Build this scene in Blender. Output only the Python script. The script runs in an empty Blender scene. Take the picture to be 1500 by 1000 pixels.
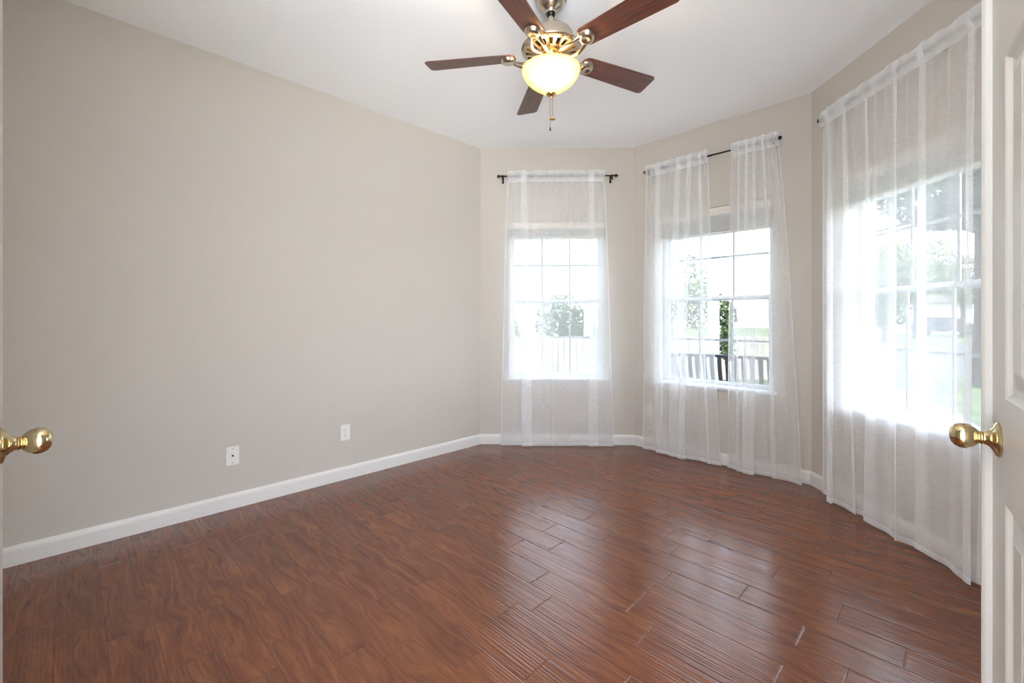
import bpy, bmesh, math, random
from mathutils import Vector, Matrix
PI = math.pi
R = math.radians
random.seed(7)
S = bpy.context.scene
C = S.collection

# ------------------------------------------------------------ camera, world, light, exposure
EYE = 1.159                       # eye height; the frame's horizon is at row 467 of 1000
FPX = 651.0                       # focal length in pixels of a 1500 px wide frame
CEIL = 2.743
cam_d = bpy.data.cameras.new('camera')
cam_d.sensor_width = 36.0
cam_d.lens = FPX / 1500.0 * 36.0
cam_d.shift_y = -33.0 / 1500.0
cam_d.clip_start = 0.02
cam_d.clip_end = 400
cam = bpy.data.objects.new('camera', cam_d)
C.objects.link(cam)
cam.location = (0, 0, EYE)
cam.rotation_euler = (R(90), 0, 0)
S.camera = cam

S.view_settings.view_transform = 'Standard'
S.view_settings.look = 'None'
S.view_settings.gamma = 1.0
S.view_settings.use_curve_mapping = False
S.view_settings.exposure = 1.16

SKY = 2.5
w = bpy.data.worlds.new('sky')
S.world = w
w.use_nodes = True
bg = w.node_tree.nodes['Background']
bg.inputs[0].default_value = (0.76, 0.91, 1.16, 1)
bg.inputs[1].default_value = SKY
# sky above the horizon, brighter glow below it added to light the ceiling
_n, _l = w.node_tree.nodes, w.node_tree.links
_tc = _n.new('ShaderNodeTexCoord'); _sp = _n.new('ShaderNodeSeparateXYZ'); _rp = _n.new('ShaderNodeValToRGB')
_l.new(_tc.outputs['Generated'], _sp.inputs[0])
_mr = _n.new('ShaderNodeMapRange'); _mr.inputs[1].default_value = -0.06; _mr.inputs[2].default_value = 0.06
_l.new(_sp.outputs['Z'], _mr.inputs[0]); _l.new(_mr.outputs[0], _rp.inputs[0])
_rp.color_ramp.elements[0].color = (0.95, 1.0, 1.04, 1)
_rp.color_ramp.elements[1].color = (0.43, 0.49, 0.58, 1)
# background boosted behind the house to fill the room through the doorway
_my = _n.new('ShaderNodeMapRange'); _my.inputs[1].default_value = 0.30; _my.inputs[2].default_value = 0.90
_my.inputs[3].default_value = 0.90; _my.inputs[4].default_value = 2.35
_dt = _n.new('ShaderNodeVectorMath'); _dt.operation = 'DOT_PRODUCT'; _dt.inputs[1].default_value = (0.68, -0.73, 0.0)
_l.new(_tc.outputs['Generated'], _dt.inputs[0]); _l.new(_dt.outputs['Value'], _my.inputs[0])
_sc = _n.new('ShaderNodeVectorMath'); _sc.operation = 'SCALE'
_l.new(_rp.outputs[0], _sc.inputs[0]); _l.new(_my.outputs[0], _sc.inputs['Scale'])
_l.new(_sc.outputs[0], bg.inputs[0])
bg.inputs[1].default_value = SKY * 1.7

sun_d = bpy.data.lights.new('sun', 'SUN')
sun_d.energy = 1.0
sun_d.angle = R(1.0)
sun_d.color = (1.0, 0.95, 0.87)
sun = bpy.data.objects.new('sun', sun_d)
C.objects.link(sun)
sun.rotation_euler = (R(38), 0, R(-20))      # high behind the house: shines on what faces the bay

def area(name, loc, rot, sx, sy, energy, col=(1, 1, 1), portal=False, shape='RECTANGLE'):
    d = bpy.data.lights.new(name, 'AREA')
    d.shape = shape
    d.size = sx
    if shape == 'RECTANGLE':
        d.size_y = sy
    d.energy = energy
    d.color = col
    if portal:
        d.cycles.is_portal = True
    o = bpy.data.objects.new(name, d)
    C.objects.link(o)
    o.location = loc
    o.rotation_euler = rot
    return o

FAN_BULB = 1.6

S.cycles.max_bounces = 12
S.cycles.diffuse_bounces = 6
S.cycles.glossy_bounces = 4
S.cycles.transmission_bounces = 8
S.cycles.transparent_max_bounces = 24
S.cycles.sample_clamp_indirect = 6.0
S.cycles.use_denoising = True
S.cycles.denoising_input_passes = 'RGB_ALBEDO_NORMAL'
S.cycles.denoising_prefilter = 'ACCURATE'
S.cycles.denoising_quality = 'HIGH'
S.cycles.caustics_reflective = False
S.cycles.caustics_refractive = False

# ------------------------------------------------------------ helpers
def srgb(r, g, b):
    f = lambda c: (c / 255.0 / 12.92) if c <= 10 else ((c / 255.0 + 0.055) / 1.055) ** 2.4
    return (f(r), f(g), f(b), 1)

def mat(name, col, rough=0.5, metal=0.0, spec=0.5, bump=None, **kw):
    m = bpy.data.materials.new(name)
    m.use_nodes = True
    nt = m.node_tree
    b = nt.nodes['Principled BSDF']
    b.inputs['Base Color'].default_value = col
    b.inputs['Roughness'].default_value = rough
    b.inputs['Metallic'].default_value = metal
    b.inputs['Specular IOR Level'].default_value = spec
    if bump:
        scale, strength, dist = bump
        tc = nt.nodes.new('ShaderNodeTexCoord')
        n = nt.nodes.new('ShaderNodeTexNoise')
        n.inputs['Scale'].default_value = scale
        n.inputs['Detail'].default_value = 3.0
        bp = nt.nodes.new('ShaderNodeBump')
        bp.inputs['Strength'].default_value = strength
        bp.inputs['Distance'].default_value = dist
        nt.links.new(tc.outputs['Object'], n.inputs['Vector'])
        nt.links.new(n.outputs['Fac'], bp.inputs['Height'])
        nt.links.new(bp.outputs['Normal'], b.inputs['Normal'])
    return m

def speckle(m, colA, colB, scale=8.0, detail=4.0, stretch=(1, 1, 1)):
    nt = m.node_tree
    b = nt.nodes['Principled BSDF']
    tc = nt.nodes.new('ShaderNodeTexCoord')
    mp = nt.nodes.new('ShaderNodeMapping')
    mp.inputs['Scale'].default_value = stretch
    n = nt.nodes.new('ShaderNodeTexNoise')
    n.inputs['Scale'].default_value = scale
    n.inputs['Detail'].default_value = detail
    r = nt.nodes.new('ShaderNodeValToRGB')
    r.color_ramp.elements[0].position = 0.35
    r.color_ramp.elements[0].color = colA
    r.color_ramp.elements[1].position = 0.65
    r.color_ramp.elements[1].color = colB
    nt.links.new(tc.outputs['Object'], mp.inputs[0])
    nt.links.new(mp.outputs[0], n.inputs['Vector'])
    nt.links.new(n.outputs['Fac'], r.inputs[0])
    nt.links.new(r.outputs[0], b.inputs['Base Color'])
    return m

def obj(name, bm, m=None, parent=None, smooth=False, M=None):
    me = bpy.data.meshes.new(name)
    bmesh.ops.recalc_face_normals(bm, faces=bm.faces[:])
    bm.to_mesh(me)
    bm.free()
    if smooth:
        for p in me.polygons:
            p.use_smooth = True
        try:
            me.set_sharp_from_angle(angle=R(38))
        except Exception:
            pass
    o = bpy.data.objects.new(name, me)
    C.objects.link(o)
    if m:
        for mm in (m if isinstance(m, (list, tuple)) else [m]):
            me.materials.append(mm)
    if parent:
        o.parent = parent
    if M is not None:
        o.matrix_local = M
    return o

def tag(o, label, cat, group=None, kind=None):
    o['label'] = label
    o['category'] = cat
    if group:
        o['group'] = group
    if kind:
        o['kind'] = kind
    return o

def empty(name, M):
    o = bpy.data.objects.new(name, None)
    o.empty_display_size = 0.1
    C.objects.link(o)
    o.matrix_world = M
    return o

def T(x, y, z):
    return Matrix.Translation((x, y, z))

def box(bm, x0, x1, y0, y1, z0, z1, bev=0.0, M=None, mi=0):
    g = bmesh.ops.create_cube(bm, size=1.0)
    vs = g['verts']
    for v in vs:
        v.co = Vector(((x0 + x1) / 2 + v.co.x * (x1 - x0), (y0 + y1) / 2 + v.co.y * (y1 - y0), (z0 + z1) / 2 + v.co.z * (z1 - z0)))
    fs = set(f for v in vs for f in v.link_faces)
    if bev > 0:
        es = list(set(e for v in vs for e in v.link_edges))
        r = bmesh.ops.bevel(bm, geom=es, offset=bev, segments=2, affect='EDGES', profile=0.5)
        fs = set(r['faces']) | set(f for f in fs if f.is_valid)
        vs = list(set(v for f in fs for v in f.verts))
    if M is not None:
        bmesh.ops.transform(bm, matrix=M, verts=list(vs))
    for f in fs:
        if f.is_valid:
            f.material_index = mi
    return vs

def lathe(bm, prof, seg=32, M=None, mi=0):
    """prof: list of (radius, z), revolved around z."""
    rings = []
    for r, z in prof:
        if r < 1e-6:
            rings.append([bm.verts.new((0, 0, z))])
        else:
            rings.append([bm.verts.new((r * math.cos(2 * PI * k / seg), r * math.sin(2 * PI * k / seg), z)) for k in range(seg)])
    for a, b in zip(rings[:-1], rings[1:]):
        for k in range(seg):
            k2 = (k + 1) % seg
            if len(a) == 1 and len(b) == 1:
                continue
            if len(a) == 1:
                f = bm.faces.new((a[0], b[k], b[k2]))
            elif len(b) == 1:
                f = bm.faces.new((a[k], b[0], a[k2]))
            else:
                f = bm.faces.new((a[k], b[k], b[k2], a[k2]))
            f.material_index = mi
    vs = [v for r in rings for v in r]
    if M is not None:
        bmesh.ops.transform(bm, matrix=M, verts=vs)
    return vs

def tube(bm, pts, rad, seg=8, cap=True, flat=1.0):
    """a tube along pts; rad a number or one per point."""
    pts = [Vector(p) for p in pts]
    n = len(pts)
    rads = rad if isinstance(rad, (list, tuple)) else [rad] * n
    rings = []
    up = None
    for i, p in enumerate(pts):
        d = (pts[min(i + 1, n - 1)] - pts[max(i - 1, 0)]).normalized()
        if up is None:
            up = Vector((0, 0, 1)) if abs(d.z) < 0.9 else Vector((1, 0, 0))
        s = d.cross(up).normalized()
        t = s.cross(d).normalized()
        up = t
        rings.append([bm.verts.new(p + s * (rads[i] * math.cos(2 * PI * k / seg)) + t * (flat * rads[i] * math.sin(2 * PI * k / seg))) for k in range(seg)])
    for a, b in zip(rings[:-1], rings[1:]):
        for k in range(seg):
            bm.faces.new((a[k], a[(k + 1) % seg], b[(k + 1) % seg], b[k]))
    if cap:
        bm.faces.new(rings[0])
        bm.faces.new(rings[-1][::-1])

def prism(bm, poly, z0, z1, M=None, mi=0):
    a = [bm.verts.new((x, y, z0)) for x, y in poly]
    b = [bm.verts.new((x, y, z1)) for x, y in poly]
    n = len(poly)
    fs = [bm.faces.new(a[::-1]), bm.faces.new(b)]
    for i in range(n):
        fs.append(bm.faces.new((a[i], a[(i + 1) % n], b[(i + 1) % n], b[i])))
    for f in fs:
        f.material_index = mi
    if M is not None:
        bmesh.ops.transform(bm, matrix=M, verts=a + b)
    return a + b

def ball(bm, r, M, seg=12, rings=8):
    g = bmesh.ops.create_uvsphere(bm, u_segments=seg, v_segments=rings, radius=r)
    bmesh.ops.transform(bm, matrix=M, verts=g['verts'])

# ------------------------------------------------------------ materials
M_WALL = mat('painted_wall', srgb(199, 191, 181), 0.75, spec=0.3, bump=(95, 0.35, 0.004))
M_CEIL = mat('ceiling_paint', srgb(250, 251, 252), 0.9, spec=0.2, bump=(120, 0.15, 0.002))
M_TRIM = mat('white_trim', srgb(226, 222, 216), 0.35)
M_DOOR = mat('door_paint', srgb(190, 186, 180), 0.38)
M_VINYL = mat('white_vinyl', srgb(232, 235, 238), 0.4)
M_BLIND = mat('blind_slat', srgb(226, 224, 220), 0.5)
M_BLACK = mat('black_iron', srgb(26, 22, 20), 0.4, metal=0.4)
M_PLATE = mat('outlet_plastic', srgb(232, 228, 222), 0.35)
M_DARK = mat('dark_slot', srgb(20, 18, 18), 0.6)
M_BRASS = mat('polished_brass', srgb(208, 190, 148), 0.10, metal=1.0)
M_NICKEL = mat('brushed_nickel', srgb(196, 184, 166), 0.24, metal=1.0)
M_GOLD = mat('warm_metal', srgb(208, 176, 122), 0.28, metal=1.0)
M_TASSEL = mat('tassel_plastic', srgb(235, 232, 226), 0.5)

def wood_blade():
    m = mat('blade_wood', srgb(92, 56, 44), 0.32)
    nt = m.node_tree
    b = nt.nodes['Principled BSDF']
    tc = nt.nodes.new('ShaderNodeTexCoord')
    mp = nt.nodes.new('ShaderNodeMapping')
    mp.inputs['Scale'].default_value = (2.5, 60, 10)
    n = nt.nodes.new('ShaderNodeTexNoise')
    n.inputs['Scale'].default_value = 2.2
    n.inputs['Detail'].default_value = 5
    n.inputs['Distortion'].default_value = 0.6
    r = nt.nodes.new('ShaderNodeValToRGB')
    r.color_ramp.elements[0].position = 0.3
    r.color_ramp.elements[0].color = srgb(66, 40, 35)
    r.color_ramp.elements[1].position = 0.72
    r.color_ramp.elements[1].color = srgb(114, 70, 54)
    nt.links.new(tc.outputs['Object'], mp.inputs[0])
    nt.links.new(mp.outputs[0], n.inputs['Vector'])
    nt.links.new(n.outputs['Fac'], r.inputs[0])
    nt.links.new(r.outputs[0], b.inputs['Base Color'])
    return m
M_BLADE = wood_blade()

def glass_pane():
    m = bpy.data.materials.new('window_glass')
    m.use_nodes = True
    nt = m.node_tree
    nt.nodes.clear()
    out = nt.nodes.new('ShaderNodeOutputMaterial')
    mix = nt.nodes.new('ShaderNodeMixShader')
    tr = nt.nodes.new('ShaderNodeBsdfTransparent')
    tr.inputs[0].default_value = (0.96, 0.98, 0.98, 1)
    gl = nt.nodes.new('ShaderNodeBsdfGlossy')
    gl.inputs['Roughness'].default_value = 0.02
    fr = nt.nodes.new('ShaderNodeFresnel')
    fr.inputs[0].default_value = 1.45
    nt.links.new(fr.outputs[0], mix.inputs[0])
    nt.links.new(tr.outputs[0], mix.inputs[1])
    nt.links.new(gl.outputs[0], mix.inputs[2])
    nt.links.new(mix.outputs[0], out.inputs[0])
    return m
M_GLASS = glass_pane()

def sheer(name, lo, hi, col=(0.97, 0.97, 0.97, 1)):
    """woven gauze: part of the light passes straight between the threads"""
    m = bpy.data.materials.new(name)
    m.use_nodes = True
    nt = m.node_tree
    nt.nodes.clear()
    out = nt.nodes.new('ShaderNodeOutputMaterial')
    mix = nt.nodes.new('ShaderNodeMixShader')
    tr = nt.nodes.new('ShaderNodeBsdfTransparent')
    df = nt.nodes.new('ShaderNodeBsdfDiffuse')
    tl = nt.nodes.new('ShaderNodeBsdfTranslucent')
    df.inputs[0].default_value = col
    tl.inputs[0].default_value = col
    m2 = nt.nodes.new('ShaderNodeMixShader')
    m2.inputs[0].default_value = 0.45
    tc = nt.nodes.new('ShaderNodeTexCoord')
    mp = nt.nodes.new('ShaderNodeMapping')
    mp.inputs['Scale'].default_value = (26, 26, 420)
    n = nt.nodes.new('ShaderNodeTexNoise')
    n.inputs['Scale'].default_value = 1.0
    n.inputs['Detail'].default_value = 2.0
    mr = nt.nodes.new('ShaderNodeMapRange')
    mr.inputs[1].default_value = 0.25
    mr.inputs[2].default_value = 0.75
    mr.inputs[3].default_value = lo
    mr.inputs[4].default_value = hi
    nt.links.new(tc.outputs['Object'], mp.inputs[0])
    nt.links.new(mp.outputs[0], n.inputs['Vector'])
    nt.links.new(n.outputs['Fac'], mr.inputs[0])
    # threads cover more of the view where the cloth turns edge on: 1 - (1 - a) ** (1 / cos)
    def mth(op, a, c):
        k = nt.nodes.new('ShaderNodeMath'); k.operation = op
        for i, v in enumerate((a, c)):
            if isinstance(v, (int, float)): k.inputs[i].default_value = v
            else: nt.links.new(v, k.inputs[i])
        return k.outputs[0]
    lw = nt.nodes.new('ShaderNodeLayerWeight'); lw.inputs[0].default_value = 0.5
    cosv = mth('MAXIMUM', mth('SUBTRACT', 1.0, lw.outputs['Facing']), 0.16)
    cov = mth('SUBTRACT', 1.0, mth('POWER', mth('SUBTRACT', 1.0, mr.outputs[0]), mth('DIVIDE', 1.0, cosv)))
    nt.links.new(cov, mix.inputs[0])
    nt.links.new(df.outputs[0], m2.inputs[1])
    nt.links.new(tl.outputs[0], m2.inputs[2])
    nt.links.new(tr.outputs[0], mix.inputs[1])
    nt.links.new(m2.outputs[0], mix.inputs[2])
    nt.links.new(mix.outputs[0], out.inputs[0])
    return m
M_SHEER = sheer('sheer_voile', 0.31, 0.42)
M_BAND = sheer('sheer_doubled', 0.50, 0.62)

def bowl_glass():
    m = bpy.data.materials.new('amber_alabaster')
    m.use_nodes = True
    nt = m.node_tree
    nt.nodes.clear()
    out = nt.nodes.new('ShaderNodeOutputMaterial')
    mix = nt.nodes.new('ShaderNodeMixShader')
    mix.inputs[0].default_value = 0.72
    df = nt.nodes.new('ShaderNodeBsdfPrincipled')
    df.inputs['Base Color'].default_value = srgb(250, 226, 170)
    df.inputs['Roughness'].default_value = 0.25
    tl = nt.nodes.new('ShaderNodeBsdfTranslucent')
    tc = nt.nodes.new('ShaderNodeTexCoord')
    n = nt.nodes.new('ShaderNodeTexNoise')
    n.inputs['Scale'].default_value = 9
    n.inputs['Detail'].default_value = 4
    n.inputs['Distortion'].default_value = 1.2
    r = nt.nodes.new('ShaderNodeValToRGB')
    r.color_ramp.elements[0].color = (0.93, 0.70, 0.36, 1)
    r.color_ramp.elements[1].color = (1.0, 0.80, 0.46, 1)
    nt.links.new(tc.outputs['Object'], n.inputs['Vector'])
    nt.links.new(n.outputs['Fac'], r.inputs[0])
    nt.links.new(r.outputs[0], tl.inputs[0])
    nt.links.new(df.outputs[0], mix.inputs[1])
    nt.links.new(tl.outputs[0], mix.inputs[2])
    nt.links.new(mix.outputs[0], out.inputs[0])
    return m
M_BOWL = bowl_glass()

def emis(name, col, s):
    m = bpy.data.materials.new(name)
    m.use_nodes = True
    b = m.node_tree.nodes['Principled BSDF']
    b.inputs['Base Color'].default_value = (0.9, 0.9, 0.9, 1)
    b.inputs['Emission Color'].default_value = col
    b.inputs['Emission Strength'].default_value = s
    return m

# floor planks: (u along plank, v across)
UD = Vector((0.7049, -0.7093))
VD = Vector((0.7093, 0.7049))
def floor_material():
    m = bpy.data.materials.new('laminate_planks')
    m.use_nodes = True
    nt = m.node_tree
    N = nt.nodes
    L = nt.links
    b = N['Principled BSDF']
    def math_(op, a, c=None, clamp=False):
        n = N.new('ShaderNodeMath')
        n.operation = op
        n.use_clamp = clamp
        for i, v in enumerate((a, c)):
            if v is None:
                continue
            if isinstance(v, (int, float)):
                n.inputs[i].default_value = v
            else:
                L.new(v, n.inputs[i])
        return n.outputs[0]
    uv = N.new('ShaderNodeUVMap'); uv.uv_map = 'plank'
    at = N.new('ShaderNodeAttribute'); at.attribute_name = 'plank_info'     # r = random, g = length, b = random
    su = N.new('ShaderNodeSeparateXYZ'); L.new(uv.outputs[0], su.inputs[0])
    sa = N.new('ShaderNodeSeparateColor'); L.new(at.outputs['Color'], sa.inputs[0])
    U, V = su.outputs[0], su.outputs[1]
    rnd, ln, rnd2 = sa.outputs[0], sa.outputs[1], sa.outputs[2]
    # grain coordinates, different on every plank
    cu = math_('ADD', U, math_('MULTIPLY', rnd, 37.0))
    cv = math_('ADD', V, math_('MULTIPLY', rnd2, 19.0))
    def vec(x, y, z=0.0):
        c = N.new('ShaderNodeCombineXYZ')
        for i, q in enumerate((x, y, z)):
            if isinstance(q, (int, float)):
                c.inputs[i].default_value = q
            else:
                L.new(q, c.inputs[i])
        return c.outputs[0]
    def noise(v, detail=3, dist=0.0, rough=0.5):
        n = N.new('ShaderNodeTexNoise')
        n.inputs['Scale'].default_value = 1.0
        n.inputs['Detail'].default_value = detail
        n.inputs['Distortion'].default_value = dist
        n.inputs['Roughness'].default_value = rough
        L.new(v, n.inputs['Vector'])
        return n.outputs['Fac']
    def ramp(f, stops):
        r = N.new('ShaderNodeValToRGB')
        e = r.color_ramp.elements
        while len(e) < len(stops):
            e.new(0.5)
        for i, (p, c) in enumerate(stops):
            e[i].position = p
            e[i].color = c
        L.new(f, r.inputs[0])
        return r.outputs[0]
    def mixc(f, a, c, mode='MIX'):
        n = N.new('ShaderNodeMix')
        n.data_type = 'RGBA'
        n.blend_type = mode
        if isinstance(f, (int, float)):
            n.inputs[0].default_value = f
        else:
            L.new(f, n.inputs[0])
        for i, q in ((6, a), (7, c)):
            if isinstance(q, tuple):
                n.inputs[i].default_value = q
            else:
                L.new(q, n.inputs[i])
        return n.outputs[2]
    # broad tone, swirling figure, fine fibres
    broad = noise(vec(math_('MULTIPLY', cu, 3.0), math_('MULTIPLY', cv, 14.0)), 2, 0.3)
    warp = noise(vec(math_('MULTIPLY', cu, 3.2), math_('MULTIPLY', cv, 11.0)), 1, 0.0)
    figure = noise(vec(math_('MULTIPLY', cu, 1.3), math_('ADD', math_('MULTIPLY', cv, 34.0), math_('MULTIPLY', warp, 4.5)), 3.3), 3, 0.5)
    ringv = math_('SINE', math_('MULTIPLY', math_('ADD', math_('MULTIPLY', cv, 14.0), math_('MULTIPLY', warp, 3.2)), 9.0))
    fibre = noise(vec(math_('MULTIPLY', cu, 9.0), math_('ADD', math_('MULTIPLY', cv, 150.0), math_('MULTIPLY', warp, 16.0)), 7.7), 3, 0.2, 0.65)
    knot = noise(vec(math_('MULTIPLY', cu, 9.0), math_('MULTIPLY', cv, 22.0), 1.7), 2, 0.2)
    base = ramp(broad, [(0.28, srgb(94, 50, 33)), (0.5, srgb(112, 62, 40)), (0.72, srgb(128, 76, 48))])
    fig = ramp(figure, [(0.30, srgb(88, 46, 31)), (0.5, srgb(114, 65, 42)), (0.74, srgb(140, 88, 57))])
    c1 = mixc(0.5, base, fig)
    c2 = mixc(math_('MULTIPLY', math_('ADD', ringv, 1.0), 0.07), c1, srgb(170, 112, 70))
    c3 = mixc(0.55, c2, ramp(fibre, [(0.34, (0.33, 0.315, 0.30, 1)), (0.62, (0.68, 0.67, 0.65, 1))]), 'OVERLAY')
    kf = ramp(knot, [(0.66, (0, 0, 0, 1)), (0.78, (1, 1, 1, 1))])
    c4 = mixc(math_('MULTIPLY', kf, 0.22), c3, srgb(66, 36, 26))
    c5 = mixc(ramp(rnd, [(0, (0.0, 0.0, 0.0, 1)), (1, (0.30, 0.30, 0.30, 1))]), c4, srgb(96, 62, 46))
    # seam distance
    wv = 0.1335
    dv = math_('MINIMUM', V, math_('SUBTRACT', wv, V))
    du = math_('MINIMUM', U, math_('SUBTRACT', ln, U))
    dd = math_('MINIMUM', dv, du)
    seam = math_('SUBTRACT', 1.0, math_('DIVIDE', dd, 0.0022), True)
    bev = math_('DIVIDE', dd, 0.0045, True)
    c6 = mixc(math_('MULTIPLY', seam, 0.34), mixc(1.0, c5, (0.95, 0.86, 0.70, 1), 'MULTIPLY'), srgb(40, 22, 16))
    L.new(c6, b.inputs['Base Color'])
    b.inputs['Roughness'].default_value = 0.2
    b.inputs['Roughness'].default_value = 0.17
    b.inputs['Specular IOR Level'].default_value = 0.5
    b.inputs['IOR'].default_value = 1.60
    # hand scraped ripples along the plank
    w1 = noise(vec(math_('MULTIPLY', cu, 1.4), math_('MULTIPLY', cv, 62.0), 5.1), 1, 0.0)
    w2 = noise(vec(math_('MULTIPLY', cu, 2.2), math_('MULTIPLY', cv, 22.0), 9.1), 1, 0.0)
    wob = noise(vec(math_('MULTIPLY', cu, 1.1), math_('MULTIPLY', cv, 9.0), 3.1), 1, 0.0)
    amp = noise(vec(math_('MULTIPLY', cu, 0.9), math_('MULTIPLY', cv, 12.0), 8.3), 1, 0.0)
    rip = math_('SINE', math_('ADD', math_('MULTIPLY', V, 6.2832 * 10 / 0.1335), math_('MULTIPLY', wob, 14.0)))
    rip = math_('MULTIPLY', rip, math_('MULTIPLY', math_('ADD', amp, -0.25, True), 0.00055))
    h = math_('ADD', math_('MULTIPLY', w1, 0.0012), math_('MULTIPLY', w2, 0.0008))
    h = math_('ADD', h, rip)
    h = math_('ADD', h, math_('MULTIPLY', bev, 0.0009))
    h = math_('ADD', h, math_('MULTIPLY', fibre, 0.00003))
    bp = N.new('ShaderNodeBump')
    bp.inputs['Strength'].default_value = 0.8
    bp.inputs['Distance'].default_value = 1.0
    L.new(h, bp.inputs['Height'])
    L.new(bp.outputs[0], b.inputs['Normal'])
    return m
M_FLOOR = floor_material()

# ------------------------------------------------------------ room plan (camera at the origin looking along +y)
PA, PB, PC, PD = Vector((-0.292, 4.130)), Vector((1.125, 4.098)), Vector((2.100, 3.115)), Vector((2.080, 1.570))
PE, PF, PG = Vector((0.890, 0.380)), Vector((-0.890, 0.380)), Vector((-2.477, 1.967))
ROOM = [PA, PB, PC, PD, PE, PF, PG]

class Frame:
    """wall frame: x along the wall (left to right seen from inside), y outward, z up"""
    def __init__(s, a, b):
        s.a, s.b = a, b
        s.len = (b - a).length
        s.d = (b - a).normalized()
        s.n = Vector((-s.d.y, s.d.x))
        s.M = Matrix(((s.d.x, s.n.x, 0, a.x), (s.d.y, s.n.y, 0, a.y), (0, 0, 1, 0), (0, 0, 0, 1)))
    def u(s, px, w=0.0):
        k = (px - 750.0) / FPX
        p = s.a - s.n * w
        return (k * p.y - p.x) / (s.d.x - k * s.d.y)
    def z(s, px, py, w=0.0):
        uu = s.u(px, w)
        p = s.a + s.d * uu - s.n * w
        return EYE + (467.0 - py) / FPX * p.y

WL, W1, W2, W3 = Frame(PG, PA), Frame(PA, PB), Frame(PB, PC), Frame(PC, PD)
WR, WE, WG = Frame(PD, PE), Frame(PE, PF), Frame(PF, PG)

# window opening in a bay wall
OW, OZ0, OZ1, THK = 0.905, 0.600, 2.066, 0.16

def wall(name, fr, label, opening=None, m=M_WALL, ext=0.03, floor_z=-0.02):
    bm = bmesh.new()
    a, b = -ext, fr.len + ext
    if opening:
        x0, x1, z0, z1 = opening
        box(bm, a, x0, 0, THK, floor_z, CEIL + 0.02)
        box(bm, x1, b, 0, THK, floor_z, CEIL + 0.02)
        if z0 > 0.01:
            box(bm, x0, x1, 0, THK, floor_z, z0)
        box(bm, x0, x1, 0, THK, z1, CEIL + 0.02)
    else:
        box(bm, a, b, 0, THK, floor_z, CEIL + 0.02)
    o = obj(name, bm, m, M=fr.M)
    tag(o, label, 'wall', kind='structure')
    return o

wall('wall_left', WL, 'long plain beige textured wall on the left with two outlet plates')
cx = {}
for nm, fr, lab in (('wall_back', W1, 'narrow beige bay wall straight ahead around the far window'),
                    ('wall_back_right', W2, 'beige angled bay wall around the middle window with two curtain panels'),
                    ('wall_right', W3, 'beige bay wall on the right beside the open door')):
    c0 = fr.len / 2
    cx[fr] = c0
    wall(nm, fr, lab, (c0 - OW / 2, c0 + OW / 2, OZ0, OZ1), ext=0.0)
wall('wall_front_right', WR, 'beige wall running behind the open right door leaf')
wall('wall_front_left', WG, 'beige wall running behind the open left door leaf')
wall('wall_front', WE, 'beige entry wall with the double door opening', (0.89 - 0.575, 0.89 + 0.575, 0.0, 2.68))

# fill the outside corners of the bay with small posts, part of the wall construction
for i, (f0, f1) in enumerate(((WL, W1), (W1, W2), (W2, W3), (W3, WR))):
    p = f0.b
    bm = bmesh.new()
    q = [p + (f0.n + f1.n).normalized() * 0.004, p + f0.n * THK, p + (f0.n + f1.n).normalized() * (THK * 1.08), p + f1.n * THK]
    prism(bm, [(v.x, v.y) for v in q], -0.02, CEIL + 0.02)
    tag(obj('trim_%d' % (i + 1), bm, M_WALL), 'beige outside corner filling of the bay walls', 'corner', kind='structure', group='bay corner fillings')

# ceiling
bm = bmesh.new()
prism(bm, [(-4.2, -3.2), (3.2, -3.2), (3.2, 2.0), (2.55, 3.5), (1.5, 4.6), (-0.8, 4.6), (-4.2, 1.6)], CEIL, CEIL + 0.12)  # slab overhangs unseen past the hallway to block the sun
tag(obj('ceiling', bm, M_CEIL), 'smooth white ceiling over the whole room', 'ceiling', kind='structure')

# floor: one mesh, every plank a face with its own coordinates
JO = {0: -1.269, 3: -0.934, 4: -0.259, 5: -0.926, 6: -0.644, 7: -0.333, 8: -1.102, 9: -0.928, 2: -0.134, 1: -0.52}
def clip_poly(poly, region):
    out = poly
    n = len(region)
    for i in range(n):
        a, b = region[i], region[(i + 1) % n]
        e = b - a
        inp, out = out, []
        if not inp:
            return []
        side = lambda p: -(e.x * (p.y - a.y) - e.y * (p.x - a.x))     # region is clockwise
        for j in range(len(inp)):
            p, q = inp[j], inp[(j + 1) % len(inp)]
            sp, sq = side(p), side(q)
            if sp >= 0:
                out.append(p)
            if sp * sq < 0:
                out.append(p + (q - p) * (sp / (sp - sq)))
    return out
FLOORREG = [Vector(v) for v in ((-0.35, 4.25), (1.18, 4.22), (2.22, 3.17), (2.2, 1.5), (2.2, 0.0), (2.2, -1.2), (-2.9, -1.2), (-2.9, 1.8))]
bm = bmesh.new()
uvl = bm.loops.layers.uv.new('plank')
cl = bm.loops.layers.float_color.new('plank_info')
rg = random.Random(3)
WV = 0.1335
for k in range(-42, 22):
    v0 = 1.16 + WV * k
    o0 = JO.get(k, rg.uniform(-1.19, 0))
    for n in range(-6, 7):
        for s0, ln in ((0, 0.515), (0.515, 0.678)):
            u0 = o0 + n * 1.193 + s0
            cs = [UD * a + VD * b for a, b in ((u0, v0), (u0 + ln, v0), (u0 + ln, v0 + WV), (u0, v0 + WV))]
            pl = clip_poly(cs, FLOORREG)
            r1, r2 = rg.random(), rg.random()
            if len(pl) < 3:
                continue
            try:
                f = bm.faces.new([bm.verts.new((p.x, p.y, 0)) for p in pl])
            except ValueError:
                continue
            for lp in f.loops:
                p = Vector((lp.vert.co.x, lp.vert.co.y))
                lp[uvl].uv = (p.dot(UD) - u0, p.dot(VD) - v0)
                lp[cl] = (r1, ln, r2, 1)
bmesh.ops.remove_doubles(bm, verts=bm.verts[:], dist=1e-5)
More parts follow.
